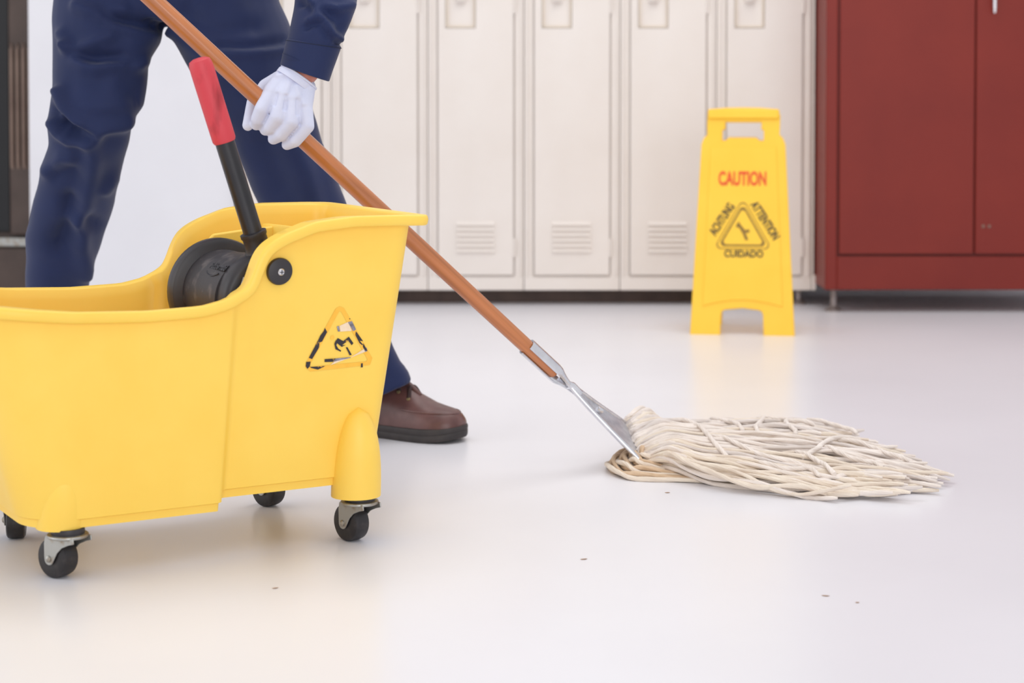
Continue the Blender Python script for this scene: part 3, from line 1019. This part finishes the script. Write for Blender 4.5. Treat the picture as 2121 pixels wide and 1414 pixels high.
def fold(me, folds, gain=1.0, noise=0.0):
    n = len(me.vertices)
    co = np.zeros(n * 3)
    me.vertices.foreach_get('co', co)
    co = co.reshape(-1, 3)
    no = np.zeros(n * 3)
    me.vertex_normals.foreach_get('vector', no) if hasattr(me, 'vertex_normals') else me.vertices.foreach_get('normal', no)
    no = no.reshape(-1, 3)
    disp = np.zeros(n)
    XZ = co[:, [0, 2]]
    front = np.clip((0.10 - no[:, 1]) / 0.5, 0, 1)
    for line, amp, wd in folds:
        amp *= gain
        wd *= 1.0 + 0.4 * (gain - 1.0)
        d = poly_dist(XZ, line)
        disp += amp * np.exp(-(d / wd) ** 2) * front
    # broad soft waviness everywhere, so the back is not a plain tube
    disp += noise * (np.sin(co[:, 2] * 46 + co[:, 0] * 31) * np.sin(co[:, 0] * 52 + co[:, 1] * 37 - co[:, 2] * 20))
    co += no * disp[:, None]
    me.vertices.foreach_set('co', co.ravel())
    me.update()


LL = [(-0.797, 3.80, 0.929, 0.110), (-0.799, 3.79, 0.891, 0.109), (-0.799, 3.78, 0.852, 0.109), (-0.799, 3.77, 0.809, 0.106), (-0.807, 3.75, 0.766, 0.093),
      (-0.807, 3.73, 0.719, 0.091), (-0.810, 3.72, 0.681, 0.091), (-0.823, 3.72, 0.648, 0.081), (-0.831, 3.74, 0.605, 0.077), (-0.854, 3.77, 0.551, 0.079),
      (-0.876, 3.81, 0.487, 0.081), (-0.904, 3.85, 0.421, 0.078), (-0.922, 3.88, 0.359, 0.069), (-0.937, 3.91, 0.301, 0.064), (-0.964, 3.97, 0.193, 0.060),
      (-0.985, 4.02, 0.084, 0.060), (-0.996, 4.05, 0.030, 0.060)]
RLg = [(-0.571, 3.82, 0.931, 0.105), (-0.573, 3.81, 0.892, 0.109), (-0.564, 3.80, 0.843, 0.122), (-0.542, 3.78, 0.795, 0.119), (-0.514, 3.76, 0.733, 0.109),
       (-0.487, 3.75, 0.671, 0.096), (-0.463, 3.75, 0.617, 0.088), (-0.438, 3.76, 0.552, 0.089), (-0.412, 3.78, 0.479, 0.087), (-0.377, 3.80, 0.391, 0.077),
       (-0.340, 3.83, 0.291, 0.067), (-0.297, 3.86, 0.185, 0.057), (-0.276, 3.875, 0.144, 0.057), (-0.262, 3.885, 0.096, 0.057)]
PV = [(-0.692, 3.82, 0.846, 0.190, 0.110), (-0.692, 3.83, 0.892, 0.220, 0.130), (-0.697, 3.85, 0.952, 0.220, 0.135), (-0.698, 3.86, 1.010, 0.205, 0.132), (-0.698, 3.86, 1.03, 0.19, 0.125)]
tr_me = remesh(join(limb(LL), limb(RLg), limb(PV)), 0.0055, 10, 0.5)
c_ = np.zeros(len(tr_me.vertices) * 3)
tr_me.vertices.foreach_get('co', c_)
c_ = c_.reshape(-1, 3)
msk = (c_[:, 0] > -0.40) & (c_[:, 2] < 0.16)
c_[msk, 2] += (c_[msk, 0] + 0.262) * 0.35 * np.clip((0.16 - c_[msk, 2]) / 0.04, 0, 1)
tr_me.vertices.foreach_set('co', c_.ravel())
tr_me.update()
FL = [
    (((-0.842, 0.877), (-0.818, 0.867), (-0.797, 0.863), (-0.754, 0.866)), 0.007, 0.010),
    (((-0.785, 0.86), (-0.75, 0.846), (-0.711, 0.836), (-0.685, 0.832)), -0.013, 0.011),
    (((-0.789, 0.854), (-0.76, 0.84), (-0.744, 0.835), (-0.711, 0.828), (-0.685, 0.822), (-0.674, 0.826)), 0.009, 0.009),
    (((-0.872, 0.821), (-0.854, 0.795), (-0.839, 0.791), (-0.809, 0.803), (-0.774, 0.818)), 0.007, 0.010),
    (((-0.843, 0.784), (-0.809, 0.775), (-0.758, 0.773)), -0.012, 0.011),
    (((-0.858, 0.795), (-0.843, 0.777), (-0.819, 0.762), (-0.798, 0.756), (-0.754, 0.765)), 0.010, 0.010),
    (((-0.84, 0.73), (-0.79, 0.728)), -0.006, 0.022),
    (((-0.871, 0.709), (-0.857, 0.683), (-0.836, 0.658), (-0.814, 0.644), (-0.795, 0.64), (-0.759, 0.645), (-0.74, 0.653)), 0.012, 0.010),
    (((-0.861, 0.654), (-0.84, 0.638), (-0.81, 0.630)), -0.014, 0.010),
    (((-0.883, 0.65), (-0.869, 0.632), (-0.85, 0.618), (-0.822, 0.617), (-0.801, 0.628)), 0.011, 0.009),
    (((-0.881, 0.673), (-0.877, 0.654), (-0.864, 0.638)), -0.008, 0.008),
    (((-0.727, 0.758), (-0.715, 0.768), (-0.699, 0.775)), 0.008, 0.008),
    (((-0.74, 0.72), (-0.72, 0.70)), -0.006, 0.018),
    (((-0.906, 0.554), (-0.889, 0.565), (-0.869, 0.58), (-0.854, 0.581)), 0.008, 0.012),
    (((-0.885, 0.553), (-0.854, 0.553)), -0.009, 0.015),
    (((-0.81, 0.613), (-0.812, 0.582), (-0.823, 0.539), (-0.837, 0.502), (-0.848, 0.473), (-0.861, 0.456)), 0.011, 0.013),
    (((-0.865, 0.495), (-0.872, 0.451), (-0.899, 0.408)), -0.013, 0.016),
    (((-0.861, 0.454), (-0.857, 0.429), (-0.862, 0.397), (-0.866, 0.335)), 0.011, 0.011),
    (((-0.835, 0.452), (-0.815, 0.440)), -0.008, 0.014),
    (((-0.802, 0.517), (-0.782, 0.536), (-0.765, 0.549)), 0.006, 0.009),
    (((-0.845, 0.342), (-0.823, 0.366), (-0.805, 0.392)), 0.007, 0.009),
    (((-0.424, 0.602), (-0.404, 0.557), (-0.386, 0.489), (-0.372, 0.43)), 0.010, 0.018),
    (((-0.475, 0.60), (-0.450, 0.53)), -0.006, 0.022),
    (((-0.56, 0.783), (-0.477, 0.786), (-0.441, 0.794)), 0.007, 0.009),
    (((-0.56, 0.80), (-0.498, 0.798), (-0.448, 0.805)), -0.007, 0.009),
    (((-0.62, 0.85), (-0.56, 0.83), (-0.50, 0.835)), -0.006, 0.014),
    (((-0.66, 0.83), (-0.60, 0.79), (-0.56, 0.74)), 0.006, 0.016),
]
fold(tr_me, FL, 1.65, noise=0.0015)
trz = pmk('trousers', tr_me, 'navy', ang=180)
# side pocket seam on the left leg
trb = BVHTree.FromPolygons([v.co.copy() for v in tr_me.vertices], [tuple(p.vertices) for p in tr_me.polygons])

# shirt: torso and both sleeves, the cuffs as parts of their own
TO = [(-0.698, 3.86, 0.97, 0.218, 0.140), (-0.699, 3.84, 1.08, 0.212, 0.138), (-0.692, 3.78, 1.22, 0.217, 0.135), (-0.69, 3.72, 1.34, 0.20, 0.125), (-0.69, 3.70, 1.41, 0.13, 0.09), (-0.69, 3.69, 1.44, 0.085, 0.075)]
SLV = [(-0.356, 3.365, 0.778, 0.043, 0.040), (-0.352, 3.37, 0.788, 0.046, 0.043), (-0.349, 3.372, 0.800, 0.049, 0.045), (-0.341, 3.38, 0.826, 0.052, 0.048), (-0.332, 3.395, 0.861, 0.0555, 0.050), (-0.331, 3.40, 0.874, 0.056, 0.052), (-0.330, 3.44, 0.928, 0.058, 0.056), (-0.338, 3.52, 1.03, 0.062, 0.062), (-0.36, 3.53, 1.07, 0.062, 0.066)]
arm2 = chain([(-0.34, 3.52, 1.05), (-0.50, 3.64, 1.34)], [0.062, 0.082])
arm3 = chain([(-0.88, 3.66, 1.34), (-1.02, 3.46, 1.13), (-0.90, 3.27, 1.135)], [0.082, 0.062, 0.046])
sh_me = remesh(join(limb(TO), limb(SLV), *(arm2 + arm3)), 0.0055, 8)
FS = [
    (((-0.356, 0.871), (-0.343, 0.856), (-0.333, 0.845), (-0.326, 0.829), (-0.315, 0.812), (-0.301, 0.803)), 0.008, 0.007),
    (((-0.374, 0.866), (-0.362, 0.866), (-0.351, 0.858)), -0.008, 0.006),
    (((-0.326, 0.85), (-0.304, 0.839), (-0.299, 0.823)), -0.008, 0.009),
    (((-0.354, 0.836), (-0.341, 0.841)), 0.005, 0.006),
    (((-0.358, 0.824), (-0.347, 0.830), (-0.333, 0.831), (-0.328, 0.82), (-0.32, 0.809)), -0.007, 0.005),
    (((-0.31, 0.801), (-0.302, 0.793)), -0.006, 0.004),
    (((-0.326, 0.862), (-0.304, 0.858), (-0.283, 0.865)), 0.006, 0.006),
]
fold(sh_me, FS, 1.3, noise=0.001)
shirt = pmk('shirt', sh_me, 'navy', ang=180)


def cuff(rows, th=0.003):
    n = 36
    rg = []
    for (x, y, z, a, b, tl) in rows:
        rg.append([(x + a * math.cos(t), y + b * math.sin(t), z - tl * math.cos(t)) for t in np.linspace(0, 2 * PI, n, endpoint=False)])
    x, y, z, a, b, tl = rows[-1]
    for (da, dz) in ((-0.0015, -0.001), (-th, 0.0005), (-th - 0.001, 0.02)):
        rg.append([(x + (a + da) * math.cos(t), y + (b + da) * math.sin(t), z + dz - tl * math.cos(t)) for t in np.linspace(0, 2 * PI, n, endpoint=False)])
    return loft(rg, caps=(False, False))


cf = cuff([(-0.3495, 3.373, 0.800, 0.0455, 0.042, 0.006), (-0.350, 3.372, 0.797, 0.0485, 0.045, 0.007), (-0.354, 3.368, 0.782, 0.0468, 0.044, 0.009), (-0.360, 3.362, 0.762, 0.0448, 0.042, 0.012), (-0.3645, 3.358, 0.7455, 0.0432, 0.041, 0.0145)])
cuf = pmk('cuff', cf, 'navy', shirt)
pmk('cuff_seam', tube([(-0.350 + 0.0487 * math.cos(t), 3.372 + 0.0452 * math.sin(t), 0.7955 - 0.007 * math.cos(t)) for t in np.linspace(0, 2 * PI, 40)], 0.0008, 5), 'seam', cuf)


# gloves: one continuous surface with five fingers closed on the handle
def glove_mesh():
    J = dict(
        idx=[(-0.4195, 3.332, 0.7115), (-0.4352, 3.320, 0.6813), (-0.4432, 3.324, 0.6644), (-0.4481, 3.342, 0.6547)],
        mid=[(-0.4010, 3.328, 0.7073), (-0.4080, 3.316, 0.6678), (-0.4210, 3.324, 0.6508), (-0.4324, 3.345, 0.6453)],
        rng=[(-0.3820, 3.329, 0.6995), (-0.3839, 3.317, 0.6594), (-0.4030, 3.324, 0.6373), (-0.4186, 3.345, 0.6292)],
        pin=[(-0.3627, 3.335, 0.6893), (-0.3568, 3.325, 0.6520), (-0.3783, 3.327, 0.6262), (-0.3946, 3.342, 0.6192)],
    )
    R = dict(idx=[0.0150, 0.0138, 0.0124, 0.0106], mid=[0.0152, 0.0140, 0.0126, 0.0106], rng=[0.0146, 0.0136, 0.0120, 0.0102], pin=[0.0140, 0.0124, 0.0112, 0.0096])
    W0 = dict(idx=(-0.3970, 3.346, 0.741), mid=(-0.3860, 3.344, 0.7370), rng=(-0.3730, 3.346, 0.7290), pin=(-0.3610, 3.350, 0.7200))
    parts = []
    for k in J:
        parts += chain([W0[k]] + [J[k][0]], [0.0165, R[k][0] + 0.001])
        parts += chain(J[k], R[k])
    # palm filling behind the knuckles, heel of the hand and thumb
    parts += chain([(-0.392, 3.352, 0.738), (-0.410, 3.352, 0.712)], [0.018, 0.014])
    parts += chain([(-0.372, 3.354, 0.727), (-0.384, 3.352, 0.705)], [0.018, 0.014])
    parts += chain([(-0.391, 3.350, 0.7405), (-0.368, 3.352, 0.7250)], [0.0200, 0.0200])
    parts += chain([(-0.3960, 3.362, 0.738), (-0.4360, 3.3790, 0.7215), (-0.4580, 3.3745, 0.6920), (-0.4640, 3.350, 0.6530)], [0.019, 0.0135, 0.0118, 0.0100])
    parts += chain([(-0.396, 3.357, 0.733), (-0.420, 3.352, 0.712)], [0.016, 0.012])
    return remesh(join(*parts), 0.0016, 5, 0.5)


gm = glove_mesh()
fold(gm, [
    (((-0.405, 0.748), (-0.39, 0.752), (-0.372, 0.745), (-0.352, 0.728)), -0.0016, 0.0025),
    (((-0.409, 0.740), (-0.39, 0.744), (-0.370, 0.736), (-0.352, 0.719)), 0.0014, 0.003),
    (((-0.4085, 0.7080), (-0.4125, 0.690)), -0.0022, 0.0025),
    (((-0.3925, 0.7050), (-0.3945, 0.682)), -0.0022, 0.0025),
    (((-0.3735, 0.6980), (-0.3720, 0.673)), -0.0022, 0.0025),
    (((-0.3880, 0.728), (-0.3920, 0.700)), 0.0012, 0.003),
    (((-0.376, 0.722), (-0.362, 0.690)), 0.0012, 0.003),
], 1.5)
glove = pmk('glove', gm.copy(), 'glove', ang=180)
# rolled hem around the wrist
c0, c1 = Vector((-0.4035, 3.35, 0.7585)), Vector((-0.3450, 3.352, 0.7175))
cc = (c0 + c1) / 2
ax = (c1 - c0) / 2
up = Vector((-0.12, 1, -0.13)).normalized()
axn = ax.normalized().cross(up).normalized()
hemr = [[tuple(cc + ax * (1.01 * math.cos(t)) + up * (0.0265 * math.sin(t)) + axn * o) for t in np.linspace(0, 2 * PI, 40, endpoint=False)] for o in (0,)]
hem_path = hemr[0] + hemr[0][:1]
bodyg = []
toward = Vector((-0.388, 3.344, 0.728)) - cc
for s, g in ((0.0, 0.98), (0.35, 1.02), (0.8, 0.98)):
    bodyg.append([tuple(cc + toward * s + ax * (g * math.cos(t) * (1 - 0.06 * s)) + up * (0.026 * g * math.sin(t))) for t in np.linspace(0, 2 * PI, 40, endpoint=False)])
pmk('glove_cuff', loft(bodyg, caps=(False, True)), 'glove', glove)
pmk('glove_hem', tube(hem_path, 0.0021, 8), 'glove', glove)
# second glove higher up the handle (same hand mirrored across the handle)
gm2 = gm.copy()
h2 = hp(-0.60)
mir = Matrix.Translation(h2) @ Matrix.Rotation(math.radians(150), 4, HD) @ Matrix.Translation(-HA)
pmk('glove', gm2, 'glove', ang=180, mtx=mir)


# shoes
def shoe(parent_name, toe, ang):
    # local: +x toe, z up, length 0.30
    mt = Matrix.Translation(toe) @ Matrix.Rotation(ang, 4, 'Z') @ Matrix.Translation((-0.150, 0, 0))
    xs = [-0.148, -0.14, -0.12, -0.09, -0.06, -0.03, 0.0, 0.02, 0.04, 0.06, 0.08, 0.10, 0.12, 0.135, 0.145, 0.150]
    wd = [0.018, 0.028, 0.036, 0.040, 0.040, 0.040, 0.043, 0.046, 0.049, 0.051, 0.0515, 0.050, 0.0455, 0.038, 0.027, 0.012]
    ht = [0.080, 0.098, 0.115, 0.128, 0.132, 0.130, 0.120, 0.108, 0.096, 0.084, 0.075, 0.070, 0.066, 0.060, 0.052, 0.040]
    zs = [0.006 * max(0, (x - 0.06) / 0.09) ** 2 for x in xs]
    rg = []
    n = 22
    for x, w_, h, z_ in zip(xs, wd, ht, zs):
        ring = []
        z0 = 0.022 + z_
        for a in np.linspace(0, PI, n):
            c, s = math.cos(a), math.sin(a)
            # full sides low down, narrower ridge at the instep
            nar = 0.55 if -0.10 < x < 0.05 else 0.80
            yy = w_ * math.copysign(abs(c) ** 0.75, c) * (1 - (1 - nar) * s ** 2.2 * (1 if x < 0.05 else 0.6))
            ring.append((x, yy, z0 + (h - z0) * s ** 0.8))
        rg.append(ring)
    sh = pmk('shoe', loft(rg), 'leather', mtx=mt, ang=60)
    # sole following the outline
    o1 = [(x, w_ + 0.005) for x, w_ in zip(xs, wd)]
    o1 = [(-0.153, 0.006)] + o1[:-1] + [(0.152, 0.016), (0.156, 0.006)]
    loop = [(x, -y) for x, y in o1] + [(x, y) for x, y in o1[::-1]]
    lv = []
    for z, ins in ((0.000, 0.004), (0.004, 0.001), (0.013, 0.0), (0.0145, 0.002), (0.016, 0.0), (0.024, 0.0), (0.027, 0.003)):
        lv.append([(x * (1 - ins * 3), y * (1 - ins * 8), z + 0.010 * max(0, (x - 0.07) / 0.085) ** 2 * (1 if z < 0.02 else 0.7)) for x, y in loop])
    pmk('sole', loft(lv), 'sole', sh, mtx=mt, ang=50)
    # apron seam around the toe
    vf_ = loft(rg)
    sb = BVHTree.FromPolygons([Vector(v) for v in vf_[0]], vf_[1])
    sm = []
    for a in np.linspace(-1, 1, 44):
        tgt = Vector((0.055 + 0.04 * math.cos(a * PI / 2), 0, 0.050))
        dr_ = Vector((math.cos(a * PI * 0.68), math.sin(a * PI * 0.68), 0.16 + 0.10 * abs(a)))
        h_ = sb.ray_cast(tgt + dr_ * 0.4, -dr_)
        if h_[0] is not None:
            sm.append(tuple(h_[0]))
    pmk('apron_seam', tube(sm, 0.0022, 6), 'leather', sh, mtx=mt)
    # eyelet flaps, tongue and laces
    pmk('tongue', tube(catmull([(0.052, 0, 0.088), (0.02, 0, 0.108), (-0.02, 0, 0.127), (-0.045, 0, 0.136)], 10), [0.004, 0.006, 0.007, 0.008, 0.008, 0.009, 0.009, 0.009, 0.008, 0.006], 10), 'leather', sh, mtx=mt)
    for k, x in enumerate((0.038, 0.016, -0.006, -0.026)):
        h = np.interp(x, xs, ht)
        yw = 0.024 + 0.002 * k
        dz = 0.014
        pmk('lace', tube(catmull([(x, -yw, h - dz), (x - 0.005, -yw * 0.5, h + 0.003), (x - 0.008, 0, h + 0.006), (x - 0.005, yw * 0.5, h + 0.003), (x, yw, h - dz)], 14), 0.0045, 7), 'lace', sh, mtx=mt)
        for s in (-1, 1):
            pmk('eyelet', xf(lathe([(0.0042, 0), (0.0042, 0.0022), (0.0022, 0.0028)], 10), axis_mtx((x, s * (yw + 0.0015), h - dz - 0.001), (0, s, 0.75))), 'brass', sh, mtx=mt)
    return sh


shoe('shoe', (-0.100, 3.845, 0), math.radians(-27))
shoe('shoe', (-1.040, 3.90, 0), math.radians(-105))

# ------------------------------------------------------------------ crumbs on the floor
labs = ['tiny brown crumb on the floor between bucket and mop', 'tiny tan crumb beside the near edge of the mop head',
        'thin brown sliver on the floor in front of the mop', 'small dark sliver on the floor at lower right', 'small tan crumb on the floor in front of the bucket']
for (x, y, rz_, ln), lb in zip(((0.110, 2.891, 0.3, 0.006), (0.276, 3.363, 0.1, 0.005), (0.445, 2.683, -0.2, 0.006), (0.484, 2.648, 0.1, 0.003), (-0.341, 2.724, 0.4, 0.005)), labs):
    rgc = []
    for t in (-1, -0.5, 0, 0.5, 1):
        q = math.sqrt(max(0.02, 1 - t * t))
        rgc.append([(t * ln, 0.0016 * q * math.cos(a) + 0.001 * t * t, max(0.0, 0.0008 + 0.0008 * q * math.sin(a))) for a in np.linspace(0, 2 * PI, 7, endpoint=False)])
    o = mk('floor_crumb', loft(rgc), 'crumb')
    o.location = (x, y, 0)
    o.rotation_euler = (0, 0, rz_)
    tag(o, lb, 'crumb', 'crumbs on the white floor')
